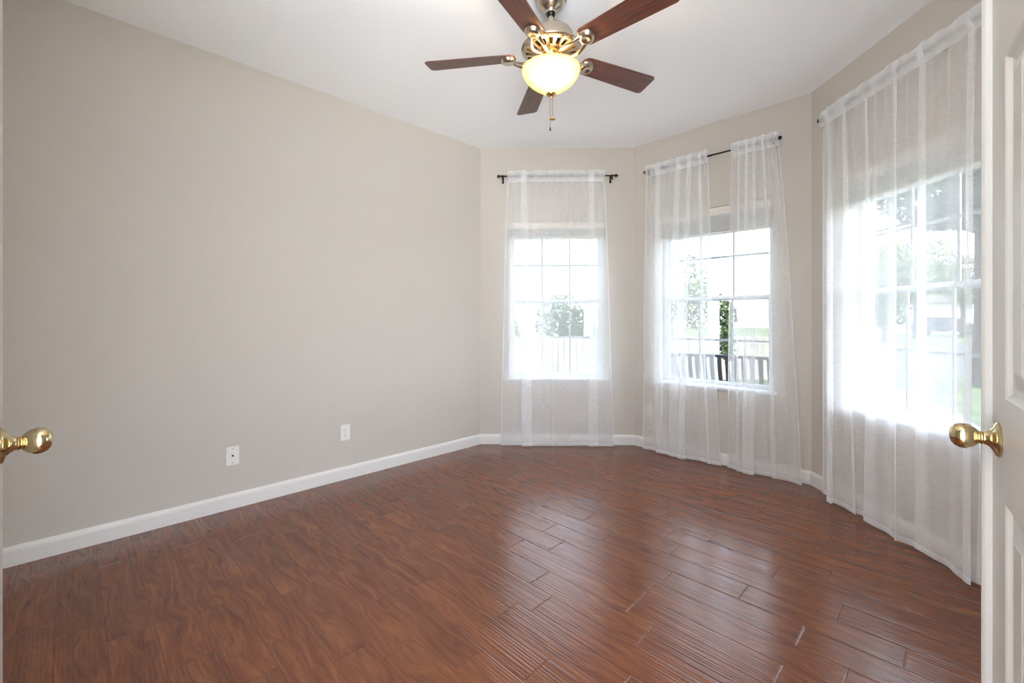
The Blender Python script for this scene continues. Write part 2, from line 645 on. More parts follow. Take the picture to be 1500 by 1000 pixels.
fo = obj('floor', bm, M_FLOOR)
for p in fo.data.polygons:
    if p.normal.z < 0:
        p.flip()
tag(fo, 'glossy reddish brown laminate plank floor with scraped ripples', 'floor', kind='structure')

# baseboards
def baseboard(name, fr, label, x0=0.0, x1=None, e0=1, e1=1):
    x1 = fr.len if x1 is None else x1
    prof = [(0, 0), (-0.014, 0), (-0.014, 0.068), (-0.0125, 0.078), (-0.008, 0.085), (-0.005, 0.091), (0, 0.092)]
    bm = bmesh.new()
    t = math.tan(R(22.5))
    A = [bm.verts.new((x0 - y * t * e0, y - 0.0005, z + 0.0003)) for y, z in prof]
    B = [bm.verts.new((x1 + y * t * e1, y - 0.0005, z + 0.0003)) for y, z in prof]
    n = len(prof)
    for i in range(n):
        bm.faces.new((A[i], A[(i + 1) % n], B[(i + 1) % n], B[i]))
    bm.faces.new(A)
    bm.faces.new(B[::-1])
    tag(obj(name, bm, M_TRIM, M=fr.M), label, 'baseboard', kind='structure')
baseboard('baseboard_left', WL, 'white baseboard along the long left wall')
baseboard('baseboard_back', W1, 'white baseboard under the far window')
baseboard('baseboard_back_right', W2, 'white baseboard under the middle window')
baseboard('baseboard_right', W3, 'white baseboard under the right window')
baseboard('baseboard_front_right', WR, 'white baseboard behind the open right door leaf')
baseboard('baseboard_front_left', WG, 'white baseboard behind the open left door leaf')

# ------------------------------------------------------------ windows
def window(num, fr, label):
    c0 = cx[fr]
    e = empty('window_%d' % num, fr.M @ T(c0, 0.06, OZ0))
    tag(e, label, 'window', kind='structure')
    X0, X1, Z0, Z1 = -OW / 2, OW / 2, 0.0, OZ1 - OZ0
    Y0, Y1 = 0.03, 0.095            # relative: frame sits deep in the opening
    fw = 0.036
    bm = bmesh.new()
    box(bm, X0, X0 + fw, Y0, Y1, Z0, Z1, 0.002)
    box(bm, X1 - fw, X1, Y0, Y1, Z0, Z1, 0.002)
    box(bm, X0 + fw, X1 - fw, Y0, Y1, Z1 - fw, Z1, 0.002)
    box(bm, X0 + fw, X1 - fw, Y0, Y1, Z0, Z0 + 0.024, 0.002)
    obj('window_frame', bm, M_VINYL, e, M=T(0, 0, 0))
    gx0, gx1 = X0 + fw, X1 - fw
    mid = 1.328 - OZ0
    def sash(name, z0, z1, y0, y1, rail):
        bm = bmesh.new()
        s = rail
        box(bm, gx0, gx0 + s, y0, y1, z0, z1, 0.002)
        box(bm, gx1 - s, gx1, y0, y1, z0, z1, 0.002)
        box(bm, gx0 + s, gx1 - s, y0, y1, z1 - s * 1.1, z1, 0.002)
        box(bm, gx0 + s, gx1 - s, y0, y1, z0, z0 + s * 1.1, 0.002)
        so = obj(name, bm, M_VINYL, e, M=T(0, 0, 0))
        a, b = gx0 + s, gx1 - s
        yc = (y0 + y1) / 2
        bm = bmesh.new()
        for i in (1, 2):
            x = a + (b - a) * i / 3
            box(bm, x - 0.008, x + 0.008, yc - 0.004, yc + 0.004, z0 + s, z1 - s)
        zz = (z0 + z1) / 2
        box(bm, a, b, yc - 0.0035, yc + 0.0035, zz - 0.008, zz + 0.008)
        obj('muntin_grid', bm, M_VINYL, so, M=T(0, 0, 0))
        bm = bmesh.new()
        vs = [bm.verts.new(p) for p in ((a, yc - 0.008, z0 + s), (b, yc - 0.008, z0 + s), (b, yc - 0.008, z1 - s), (a, yc - 0.008, z1 - s))]
        bm.faces.new(vs)
        obj('glass_pane', bm, M_GLASS, so, M=T(0, 0, 0))
    sash('lower_sash', Z0 + 0.024, mid + 0.018, Y0 + 0.008, Y0 + 0.030, 0.022)
    sash('upper_sash', mid - 0.018, Z1 - fw, Y0 + 0.034, Y0 + 0.056, 0.022)
    # sill board
    bm = bmesh.new()
    box(bm, X0 - 0.03, X1 + 0.03, -0.06 - 0.034, -0.06, -0.002, 0.018, 0.004)
    box(bm, X0 + 0.001, X1 - 0.001, -0.062, Y0, -0.002, 0.018)
    obj('window_sill', bm, M_VINYL, e, M=T(0, 0, 0))
    # white painted reveal lining
    bm = bmesh.new()
    box(bm, X0, X0 + 0.006, -0.0595, Y0, 0.018, Z1)
    box(bm, X1 - 0.006, X1, -0.0595, Y0, 0.018, Z1)
    box(bm, X0 + 0.006, X1 - 0.006, -0.0595, Y0, Z1 - 0.006, Z1)
    obj('reveal', bm, M_WALL, e, M=T(0, 0, 0))
    # portal
    po = area('window_portal', (0, 0, 0), (0, 0, 0), OW, OZ1 - OZ0, 1, portal=True)
    po.parent = e
    po.matrix_local = T(0, 0.11, (OZ1 - OZ0) / 2) @ Matrix.Rotation(R(-90), 4, 'X')
    return e
window(1, W1, 'white sash window in the far narrow wall behind one sheer panel')
window(2, W2, 'white sash window between the parted sheer panels in the middle bay wall')
window(3, W3, 'white sash window in the right bay wall beside the open door')

# raised blinds inside each opening
def blind(fr, label, cordx, drop):
    c0 = cx[fr]
    e = empty('raised_blind', fr.M @ T(c0, 0.0, OZ1))
    tag(e, label, 'blind', group='raised window blinds')
    hw = OW / 2 - 0.008
    bm = bmesh.new()
    # front board with a small crown
    box(bm, -hw, hw, 0.000, 0.008, -0.066, -0.009, 0.002)
    box(bm, -hw - 0.0, hw, -0.004, 0.009, -0.073, -0.062, 0.002)
    obj('valance', bm, mat('valance_paint', srgb(224, 216, 205), 0.4) if 'valance_paint' not in bpy.data.materials else bpy.data.materials['valance_paint'], e, M=T(0, 0, 0))
    bm = bmesh.new()
    box(bm, -hw + 0.006, hw - 0.006, 0.012, 0.050, -0.060, -0.012, 0.002)
    obj('headrail', bm, M_BLIND, e, M=T(0, 0, 0))
    bm = bmesh.new()
    rr = random.Random(cordx)
    z = -0.081
    while z > -drop + 0.022:
        dy = rr.uniform(-0.002, 0.002)
        box(bm, -hw + 0.008, hw - 0.008, 0.008 + dy, 0.056 + dy, z - 0.0030, z, M=Matrix.Rotation(rr.uniform(-0.002, 0.002), 4, 'Y'))
        z -= 0.0052
    obj('slat_stack', bm, M_BLIND, e, M=T(0, 0, 0))
    bm = bmesh.new()
    box(bm, -hw + 0.008, hw - 0.008, 0.008, 0.056, -drop, -drop + 0.018, 0.003)
    obj('bottom_rail', bm, M_BLIND, e, M=T(0, 0, 0))
    bm = bmesh.new()
    tube(bm, [(cordx, 0.004, -0.07), (cordx, 0.003, -0.35), (cordx + 0.002, 0.004, -0.60)], 0.0016, 6)
    tube(bm, [(cordx + 0.008, 0.004, -0.07), (cordx + 0.006, 0.003, -0.35), (cordx + 0.006, 0.004, -0.60)], 0.0016, 6)
    co = obj('lift_cord', bm, M_TASSEL, e, M=T(0, 0, 0))
    bm = bmesh.new()
    lathe(bm, [(0, 0.03), (0.004, 0.028), (0.007, 0.012), (0.009, 0), (0, 0)], 12, T(cordx + 0.004, 0.004, -0.635))
    obj('cord_tassel', bm, M_TASSEL, co, M=T(0, 0, 0))
    return e
blind(W1, 'white slatted blind raised to the top of the far window', -0.31, 0.162)
blind(W2, 'white slatted blind raised in the middle window between two sheer panels', 0.18, 0.222)
blind(W3, 'white slatted blind raised in the right window beside the open door', 0.30, 0.214)

# ------------------------------------------------------------ curtain rods
ROD_W, ROD_Z = 0.085, 2.455
def rod(fr, x0, x1, label):
    e = empty('curtain_rod', fr.M @ T(x0, -ROD_W, ROD_Z))
    tag(e, label, 'curtain rod', group='thin black curtain rods')
    L = x1 - x0
    RX = Matrix.Rotation(R(90), 4, 'Y')
    bm = bmesh.new()
    lathe(bm, [(0, 0), (0.0075, 0), (0.0075, L * 0.55), (0.0062, L * 0.55 + 0.001), (0.0062, L), (0, L)], 16, RX)
    obj('pole', bm, M_BLACK, e, smooth=True, M=T(0, 0, 0))
    for s, x in ((-1, 0), (1, L)):
        bm = bmesh.new()
        lathe(bm, [(0, -0.018), (0.011, -0.018), (0.0145, -0.015), (0.0145, -0.005), (0.010, -0.002), (0.009, 0.006), (0, 0.006)], 20, T(x, 0, 0) @ RX @ Matrix.Scale(-s * -1, 4, (0, 0, 1)))
        obj('end_cap', bm, M_BLACK, e, smooth=True, M=T(0, 0, 0))
        xb = x - s * 0.045
        bm = bmesh.new()
        box(bm, xb - 0.009, xb + 0.009, ROD_W - 0.004, ROD_W - 0.0003, -0.045, 0.022, 0.001)
        tube(bm, [(xb, ROD_W - 0.004, -0.012), (xb, 0.02, -0.014), (xb, 0.004, -0.012)], 0.005, 8)
        lathe(bm, [(0, -0.034), (0.006, -0.034), (0.0075, -0.029), (0.004, -0.022), (0.0045, -0.010), (0.0115, -0.007), (0.0115, 0.007), (0, 0.007)], 14, T(xb, 0, 0))
        obj('bracket', bm, M_BLACK, e, smooth=True, M=T(0, 0, 0))
    return e
r1 = (W1.u(729, ROD_W), W1.u(904, ROD_W))
r2 = (W2.u(944, ROD_W), W2.u(1144, ROD_W))
r3 = (W3.u(1199.5, ROD_W), W3.u(1199.5, ROD_W) + 1.14)
rod(W1, *r1, 'thin black curtain rod above the far window')
rod(W2, *r2, 'thin black curtain rod above the middle window, bare between its two panels')
rod(W3, *r3, 'thin black curtain rod above the right window, hidden in the sheer heading')

# ------------------------------------------------------------ sheer curtains
def curtain(fr, top, bot, folds, label, seed, hem_z=0.02, hem_fn=None, wav=0.012, flare=None, ripple=9):
    """top, bot: (u0, u1) along the wall; folds: (s_top, s_bottom, overlap_top, overlap_bottom, depth)"""
    rr = random.Random(seed)
    z_band0, z_band1 = ROD_Z - 0.052, ROD_Z + 0.048
    NS, NZ = 420, 30
    e = empty('sheer_curtain', fr.M @ T(top[0], -ROD_W, ROD_Z))
    base = Vector((top[0], -ROD_W, ROD_Z))
    ph = [rr.uniform(0, 6.28) for _ in range(6)]
    def pos(s, z, layer=0.0, band=False):
        t = (z_band0 - z) / (z_band0 - hem_z)       # 0 under the band, 1 at hem
        t = max(0.0, t)
        te = t ** 0.8
        a0 = top[0] + (bot[0] - top[0]) * te
        a1 = top[1] + (bot[1] - top[1]) * te
        if flare:
            a0 += flare[0] * math.sin(PI * min(1, t)) 
            a1 += flare[1] * math.sin(PI * min(1, t))
        u = s
        y = 0.0
        for (st, sb, ot, ob, dp) in folds:
            sc = st + (sb - st) * te
            o = (ot + (ob - ot) * t) * 2.1
            wl = a1 - a0
            sg = max(0.010, (0.35 * o + 0.012) / wl)
            q = (s - sc) / sg
            g = math.exp(-q * q)
            u -= (o / wl) * 1.65 * q * g
            y -= dp * (0.35 + 0.65 * te) * g * (1 + 0.3 * q)
        x = a0 + (a1 - a0) * u
        amp = wav * (0.25 + 0.9 * t)
        y += amp * (math.sin(s * ripple + ph[0] + 0.5 * t) * 0.7 + math.sin(s * ripple * 2.3 + ph[1] - 0.6 * t) * 0.4)
        y += 0.0035 * math.sin(s * 61 + ph[2]) * (1 - 0.8 * min(1, t * 2))
        # gathers at the rod
        gk = math.exp(-t * 7)
        y += gk * 0.005 * math.sin(s * 95 + ph[3])
        return x, y + layer, z
    def sheet(bm, zs, layer, s_rng=(0, 1), n=NS, pinch=None):
        rows = []
        for z in zs:
            row = []
            for i in range(n + 1):
                s = s_rng[0] + (s_rng[1] - s_rng[0]) * i / n
                x, y, zz = pos(s, z)
                if z >= z_band0 - 1e-6:                      # rod pocket bulges round the rod
                    tt = (z - ROD_Z) / 0.05
                    y = y * 0.06 + layer * 1.15 * max(0.12, (1 - tt * tt)) + (-0.0 if tt < 0.5 else 0)
                    y += 0.004 * math.sin(s * 70 + ph[4] + z * 20)
                    zz += 0.006 * abs(math.sin(s * 16 + ph[5])) * (1 if tt > 0.6 else 0)
                else:
                    yy = layer
                    y = y + yy
                if hem_fn and zz < 0.30:
                    k = 1 - zz / 0.30
                    zz += hem_fn(s) * k
                row.append(bm.verts.new((x - base.x, y, zz - base.z)))
            rows.append(row)
        for a, b in zip(rows[:-1], rows[1:]):
            for i in range(n):
                bm.faces.new((a[i], a[i + 1], b[i + 1], b[i]))
        return rows
    bm = bmesh.new()
    zs = [z_band0 - 0.0005 + (hem_z - z_band0) * (i / NZ) for i in range(NZ + 1)]
    sheet(bm, zs, 0.0)
    obj('voile_panel', bm, M_SHEER, e, smooth=True, M=T(0, 0, 0))
    bm = bmesh.new()
    zb = [z_band0 + (z_band1 - z_band0) * i / 8 for i in range(9)]
    f = sheet(bm, zb, -0.013)
    k = sheet(bm, zb, 0.013)
    for i in range(NS):
        bm.faces.new((f[-1][i], f[-1][i + 1], k[-1][i + 1], k[-1][i]))
    obj('rod_pocket', bm, M_BAND, e, smooth=True, M=T(0, 0, 0))
    bm = bmesh.new()
    zh = [hem_z - 0.0008 + 0.03 * i / 3 for i in range(4)]
    sheet(bm, zh, -0.0018)
    obj('bottom_hem', bm, M_BAND, e, smooth=True, M=T(0, 0, 0))
    bm = bmesh.new()
    for s0, s1 in ((0.0, 0.012), (0.988, 1.0)):
        sheet(bm, zs, -0.0012, (s0, s1), 4)
    obj('side_hem', bm, M_BAND, e, smooth=True, M=T(0, 0, 0))
    tag(e, label, 'curtain', group='white sheer curtain panels')
    return e

q = lambda fr, px, w=ROD_W: fr.u(px, w)
curtain(W1, (q(W1, 743), q(W1, 886)), (q(W1, 733), q(W1, 899)),
        [(0.17, 0.235, 0.035, 0.055, 0.022), (0.86, 0.82, 0.030, 0.050, 0.020), (0.47, 0.46, 0.006, 0.004, 0.010)],
        'white sheer panel spread across the far window', 1, 0.012, wav=0.009)
curtain(W2, (q(W2, 946), q(W2, 1037)), (q(W2, 942), q(W2, 1056)),
        [(0.22, 0.24, 0.030, 0.050, 0.024), (0.55, 0.42, 0.028, 0.060, 0.026), (0.72, 0.58, 0.026, 0.055, 0.030), (0.88, 0.86, 0.016, 0.015, 0.014)],
        'white sheer panel on the left half of the middle window', 2, 0.012, wav=0.016, flare=(0.0, -0.02))
curtain(W2, (q(W2, 1071), q(W2, 1141)), (q(W2, 1063), q(W2, 1176)),
        [(0.16, 0.12, 0.018, 0.030, 0.020), (0.34, 0.26, 0.026, 0.050, 0.030), (0.52, 0.42, 0.024, 0.050, 0.028), (0.70, 0.66, 0.018, 0.018, 0.018)],
        'white sheer panel on the right half of the middle window', 3, 0.012, wav=0.016)
curtain(W3, (q(W3, 1203), q(W3, 1452)), (q(W3, 1201), q(W3, 1446)),
        [(0.07, 0.14, 0.020, 0.03, 0.018), (0.20, 0.30, 0.020, 0.02, 0.016), (0.36, 0.40, 0.012, 0.03, 0.020), (0.56, 0.60, 0.014, 0.008, 0.02), (0.70, 0.70, 0.022, 0.036, 0.024), (0.93, 0.95, 0.02, 0.03, 0.02)],
        'white sheer panel across the right window beside the door', 4, 0.022, wav=0.024, ripple=17)

# ------------------------------------------------------------ outlet plates
def plate(fr, px, py, label, kind):
    uu, zz = fr.u(px, 0.0), fr.z(px, py, 0.0)
    e = empty('outlet_plate', fr.M @ T(uu, -0.0005, zz))
    tag(e, label, 'outlet plate', group='white wall plates')
    bm = bmesh.new()
    box(bm, -0.035, 0.035, -0.0055, 0.0, -0.057, 0.057, 0.0022)
    obj('cover_plate', bm, M_PLATE, e, M=T(0, 0, 0))
    RY = Matrix.Rotation(R(90), 4, 'X')
    if kind == 'jack':
        bm = bmesh.new()
        lathe(bm, [(0, 0.010), (0.0035, 0.010), (0.0045, 0.006), (0.0065, 0.006), (0.0065, 0.002), (0, 0.002)], 12, RY)
        obj('cable_jack', bm, M_DARK, e, M=T(0, 0, 0))
        screws = (0.042, -0.042)
    else:
        for s in (1, -1):
            bm = bmesh.new()
            pts = [(0.017 * math.cos(a), 0.014 * math.sin(a)) for a in [2 * PI * i / 20 for i in range(20)]]
            prism(bm, pts, 0.004, 0.0078, RY)
            f = obj('receptacle', bm, M_PLATE, e, M=T(0, 0, s * 0.0195))
            bm = bmesh.new()
            box(bm, -0.008, -0.006, -0.0082, -0.0076, -0.001, 0.007)
            box(bm, 0.006, 0.008, -0.0082, -0.0076, 0.0, 0.006)
            lathe(bm, [(0, 0.0082), (0.0024, 0.0082), (0.0024, 0.0076), (0, 0.0076)], 10, T(0, 0, -0.007) @ RY)
            obj('slots', bm, M_DARK, f, M=T(0, 0, 0))
        screws = (0.0,)
    for s in screws:
        bm = bmesh.new()
        lathe(bm, [(0, 0.0068), (0.0028, 0.0062), (0.003, 0.005), (0, 0.005)], 10, T(0, 0, s) @ RY)
        obj('screw', bm, M_NICKEL, e, M=T(0, 0, 0))
plate(WL, 340.5, 667, 'white wall plate with a single cable jack, nearer the left door', 'jack')
plate(WL, 505.5, 633, 'white duplex power outlet on the left wall, nearer the far corner', 'duplex')
plate(W2, 951, 600, 'white duplex outlet faintly seen behind the sheer panel under the middle window', 'duplex')

# ------------------------------------------------------------ door leaves
def leaf(num, edge, ang, side, label, wid=0.605):
    """edge: free edge at face plane; ang: direction hinge->free edge from +y, + to the right; side: +1 face looks left"""
    d = Vector((math.sin(ang), math.cos(ang)))
    nrm = Vector((-d.y, d.x)) * side          # visible face normal
    # local frame: x from free edge toward hinge, y out of the visible face, z up
    xd = -d
    Mx = Matrix(((xd.x, nrm.x, 0, edge.x), (xd.y, nrm.y, 0, edge.y), (0, 0, 1, 0), (0, 0, 0, 1)))
    e = empty('door_%d' % num, Mx)
    tag(e, label, 'door', kind='structure')
    H0, H1 = 0.012, 2.03
    st = 0.108
    mid0, mid1 = wid / 2 - 0.03, wid / 2 + 0.03
    cols = [(st, wid / 2 - 0.045), (wid / 2 + 0.045, wid - st)]
    rows_ = [(0.235, 0.828), (1.016, 1.628), (1.735, 1.905)]
    th = 0.035
    bm = bmesh.new()
    xs = [0, cols[0][0], cols[0][1], cols[1][0], cols[1][1], wid]
    zs = [H0] + [z for r in rows_ for z in r] + [H1]
    for i in range(5):
        for j in range(len(zs) - 1):
            hole = (i in (1, 3)) and (j % 2 == 1)
            if hole:
                continue
            box(bm, xs[i], xs[i + 1], -th, 0, zs[j], zs[j + 1])
    bmesh.ops.remove_doubles(bm, verts=bm.verts[:], dist=1e-6)
    obj('stiles_and_rails', bm, M_DOOR, e, M=T(0, 0, 0))
    for (a, b) in cols:
        for (z0, z1) in rows_:
            bm = bmesh.new()
            # nested rectangles: lip, moulding slope, flat recess, bevel, raised field; both faces
            for sy in (1, -1):
                y = lambda v: v if sy == 1 else -th - v
                prof = [(0.0, 0.0), (0.004, -0.002), (0.010, -0.008), (0.020, -0.010), (0.024, -0.010), (0.048, -0.003), (0.050, -0.002)]
                rings = []
                for ins, dy in prof:
                    rings.append([bm.verts.new(p) for p in ((a + ins, y(dy), z0 + ins), (b - ins, y(dy), z0 + ins), (b - ins, y(dy), z1 - ins), (a + ins, y(dy), z1 - ins))])
                for r0, r1_ in zip(rings[:-1], rings[1:]):
                    for k in range(4):
                        bm.faces.new((r0[k], r0[(k + 1) % 4], r1_[(k + 1) % 4], r1_[k]))
                bm.faces.new(rings[-1])
            obj('raised_panel', bm, M_DOOR, e, M=T(0, 0, 0))
    # knobs on both faces
    zk = 0.934
    for sy, lab in ((1, None), (-1, None)):
        yy = 0.0 if sy == 1 else -th
        Mk = T(0.060, yy, zk) @ Matrix.Rotation(R(-90 * sy), 4, 'X')
        bm = bmesh.new()
        lathe(bm, [(0, 0), (0.0325, 0), (0.0330, 0.003), (0.030, 0.006), (0.022, 0.009), (0.0155, 0.013), (0.0122, 0.018), (0.0115, 0.021), (0.0135, 0.023), (0.0105, 0.026), (0, 0.026)], 40, Mk)
        ro = obj('knob_rose', bm, M_BRASS, e, smooth=True, M=T(0, 0, 0))
        bm = bmesh.new()
        lathe(bm, [(0, 0.024), (0.0085, 0.024), (0.0125, 0.027), (0.0180, 0.032), (0.0222, 0.039), (0.0240, 0.046), (0.0235, 0.053), (0.0200, 0.060), (0.0140, 0.0648), (0.0070, 0.067), (0, 0.0675)], 48, Mk)
        obj('door_knob', bm, M_BRASS, ro, smooth=True, M=T(0, 0, 0))
    return e, wid, th
dl, wd, th_ = leaf(2, Vector((0.948, 0.877)), R(39), 1, 'white panelled door leaf with brass knob standing open on the right')
# overlapping moulding on the free edge of the right leaf
bm = bmesh.new()
prof = [(-0.004, 0), (-0.004, 0.006), (0.000, 0.011), (0.006, 0.0138), (0.013, 0.0138), (0.018, 0.010), (0.021, 0.004), (0.021, 0)]
prof = [(x - 0.0175, y) for x, y in prof]
a = [bm.verts.new((x, y + 0.0002, 0.012)) for x, y in prof]
b = [bm.verts.new((x, y + 0.0002, 2.03)) for x, y in prof]
for i in range(len(prof)):
    j = (i + 1) % len(prof)
    bm.faces.new((a[i], a[j], b[j], b[i]))
bm.faces.new(a); bm.faces.new(b[::-1])
obj('astragal', bm, M_DOOR, dl, M=T(0, 0, 0))
leaf(1, Vector((-0.9535, 0.832)), R(-45), -1, 'white panelled door leaf standing open on the left, mostly out of view')

dp = area('doorway_portal', (0, 0.24, 1.33), (R(90), 0, 0), 1.13, 2.62, 1, portal=True)
# door casing inside the entry opening
bm = bmesh.new()
cxe = 0.89
for s in (-1, 1):
    x = cxe + s * 0.565
    box(bm, x - 0.012, x + 0.012, -0.012, THK + 0.012, 0.0, 2.65, 0.002)
box(bm, cxe - 0.577, cxe + 0.577, -0.012, THK + 0.012, 2.65, 2.674, 0.002)
tag(obj('trim_5', bm, M_TRIM, M=WE.M), 'white jamb and head of the double door opening', 'door frame', kind='structure')

# ------------------------------------------------------------ hallway behind the camera (where the photographer stands)
bm = bmesh.new()
box(bm, -2.7, -2.6, -1.1, 0.2, -0.02, CEIL)
tag(obj('wall_hall_left', bm, M_WALL), 'beige hallway wall behind the camera on the left', 'wall', kind='structure')
bm = bmesh.new()
box(bm, 2.1, 2.2, -1.1, 0.2, -0.02, CEIL)
tag(obj('wall_hall_right', bm, M_WALL), 'beige hallway wall behind the camera on the right', 'wall', kind='structure')
bm = bmesh.new()
box(bm, -2.6, 2.1, -1.2, 0.22, 0.0005, 0.006)
tag(obj('floor_hall', bm, mat('pale_bounce_floor', srgb(236, 236, 236), 0.5)), 'unseen hallway floor behind the camera, made pale to bounce light', 'floor', kind='structure')  # pale colour invented to bounce light up to the room ceiling
for s, (x0, x1) in (('left', (-2.6, -0.89)), ('right', (0.89, 2.1))):
    bm = bmesh.new()
    box(bm, x0, x1, 0.22, 0.36, -0.02, CEIL)
    tag(obj('wall_hall_front_' + s, bm, M_WALL), 'beige hallway wall beside the double doors on the ' + s, 'wall', kind='structure')
# ------------------------------------------------------------ ceiling fan
FX, FY = 0.191, 2.18
fan = empty('ceiling_fan', T(FX, FY, CEIL))
tag(fan, 'five blade ceiling fan in brushed nickel with lit amber bowl lamp', 'ceiling fan')
def FZ(z): return z - CEIL
def fan_part(name, prof, m, seg=48, parent=None):
    bm = bmesh.new()
    lathe(bm, [(r, FZ(z)) for r, z in prof], seg)
    return obj(name, bm, m, parent or fan, smooth=True, M=T(0, 0, 0))
fan_part('canopy', [(0, 2.7425), (0.078, 2.7425), (0.080, 2.730), (0.077, 2.722), (0.069, 2.719), (0.066, 2.705), (0.058, 2.688), (0.043, 2.674), (0.030, 2.668), (0.027, 2.664), (0.026, 2.654), (0, 2.654)], M_NICKEL)
fan_part('hanger_ball', [(0, 2.657), (0.019, 2.657), (0.021, 2.650), (0.018, 2.643), (0, 2.643)], M_BLACK, 24)
fan_part('downrod', [(0, 2.648), (0.0115, 2.648), (0.0115, 2.61), (0.020, 2.606), (0.024, 2.590), (0.030, 2.578), (0, 2.578)], M_NICKEL, 24)
fan_part('motor_housing', [(0, 2.580), (0.035, 2.578), (0.080, 2.568), (0.102, 2.556), (0.106, 2.548), (0.107, 2.508), (0.111, 2.500), (0.130, 2.494), (0.144, 2.486), (0.146, 2.478), (0.142, 2.472), (0.132, 2.4685)], M_NICKEL, 64)
# vented ring with slots: inner flat ring, outer ring and the ribs between them
bm = bmesh.new()
NV = 20
def rz(r):
    return FZ(2.4685 + (r - 0.132) * 0.16)
seg = NV * 4
def ringstrip(r0, r1, which=None):
    for k in range(seg):
        if which and not which(k):
            continue
        a0, a1 = 2 * PI * k / seg, 2 * PI * (k + 1) / seg
        vs = [bm.verts.new((r * math.cos(a), r * math.sin(a), rz(r))) for r, a in ((r0, a0), (r0, a1), (r1, a1), (r1, a0))]
        bm.faces.new(vs)
ringstrip(0.122, 0.132)
ringstrip(0.083, 0.122, lambda k: k % 4 < 2)
ringstrip(0.052, 0.083)
bmesh.ops.remove_doubles(bm, verts=bm.verts[:], dist=1e-6)
vr = obj('vent_ring', bm, M_NICKEL, fan, M=T(0, 0, 0))
sm = vr.modifiers.new('solid', 'SOLIDIFY'); sm.thickness = 0.003; sm.offset = 1
fan_part('motor', [(0, 2.500), (0.118, 2.500), (0.118, 2.482), (0.06, 2.478), (0, 2.478)], M_GOLD)
fan_part('switch_housing', [(0, 2.475), (0.050, 2.4655), (0.052, 2.456), (0.045, 2.452), (0.044, 2.436), (0.050, 2.430), (0.052, 2.425), (0, 2.425)], M_GOLD)
fan_part('light_fitter', [(0, 2.426), (0.046, 2.426), (0.050, 2.418), (0.060, 2.412), (0.062, 2.405), (0.030, 2.400), (0.010, 2.395), (0.007, 2.385), (0.0055, 2.262), (0, 2.262)], M_NICKEL)
bowl = []
RB, ZB0, ZB1 = 0.1395, 2.372, 2.262
outer = []
for i in range(17):
    t = i / 16
    outer.append((max(0.006, RB * max(0.0, 1 - t ** 1.65) ** 0.72), ZB0 - (ZB0 - ZB1) * t))
inner = [(max(0.0055, r - 0.004), z + 0.003) for r, z in outer[::-1]]
prof = [(0.1375, ZB0 + 0.006), (0.1425, ZB0 + 0.006), (0.1432, ZB0 + 0.002)] + outer + inner + [(0.1375, ZB0 + 0.006)]
bw = fan_part('light_bowl', prof, M_BOWL, 64)
bw['label'] = 'amber alabaster glass bowl, lit from inside'
fan_part('finial', [(0, 2.2675), (0.018, 2.2665), (0.025, 2.262), (0.023, 2.256), (0.014, 2.250), (0.007, 2.247), (0.0055, 2.239), (0, 2.237)], M_GOLD, 32)
M_BULB = emis('bulb_glow', (1.0, 0.80, 0.52, 1), 3.0)
for s in (-1, 1):
    bm = bmesh.new()
    lathe(bm, [(0, 0.050), (0.008, 0.048), (0.0175, 0.038), (0.021, 0.024), (0.018, 0.008), (0.010, -0.006), (0.009, -0.014), (0, -0.014)][::-1], 20)
    b_ = obj('light_bulb', bm, M_BULB, fan, smooth=True, M=T(s * 0.050, -0.012, FZ(2.322)))
    pd = bpy.data.lights.new('bulb_light', 'POINT')
    pd.energy = FAN_BULB
    pd.color = (1.0, 0.80, 0.55)
    pd.shadow_soft_size = 0.02
    po = bpy.data.objects.new('bulb_light', pd)
    C.objects.link(po)
    po.parent = fan
    po.location = (s * 0.050, -0.044, FZ(2.340))
# pull chains
def chain(x, y, ztop, zbot, fob, nm):
    bm = bmesh.new()
    z = ztop
    while z > zbot:
        bmesh.ops.create_icosphere(bm, subdivisions=1, radius=0.0017, matrix=T(x, y, FZ(z)))
        z -= 0.0036
    ch = obj('pull_chain', bm, M_NICKEL, fan, smooth=True, M=T(0, 0, 0))
    bm = bmesh.new()
    lathe(bm, fob, 20, T(x, y, FZ(zbot)))
    obj('chain_fob', bm, M_GOLD if nm else M_DARK, ch, smooth=True, M=T(0, 0, 0))
chain(-0.004, -0.003, 2.239, 2.098, [(0, 0.002), (0.002, 0.001), (0.003, -0.006), (0.0042, -0.016), (0, -0.018)], 0)
chain(0.008, 0.004, 2.242, 2.146, [(0, 0.002), (0.004, 0.001), (0.015, -0.004), (0.016, -0.007), (0.006, -0.010), (0.004, -0.013), (0, -0.014)], 1)
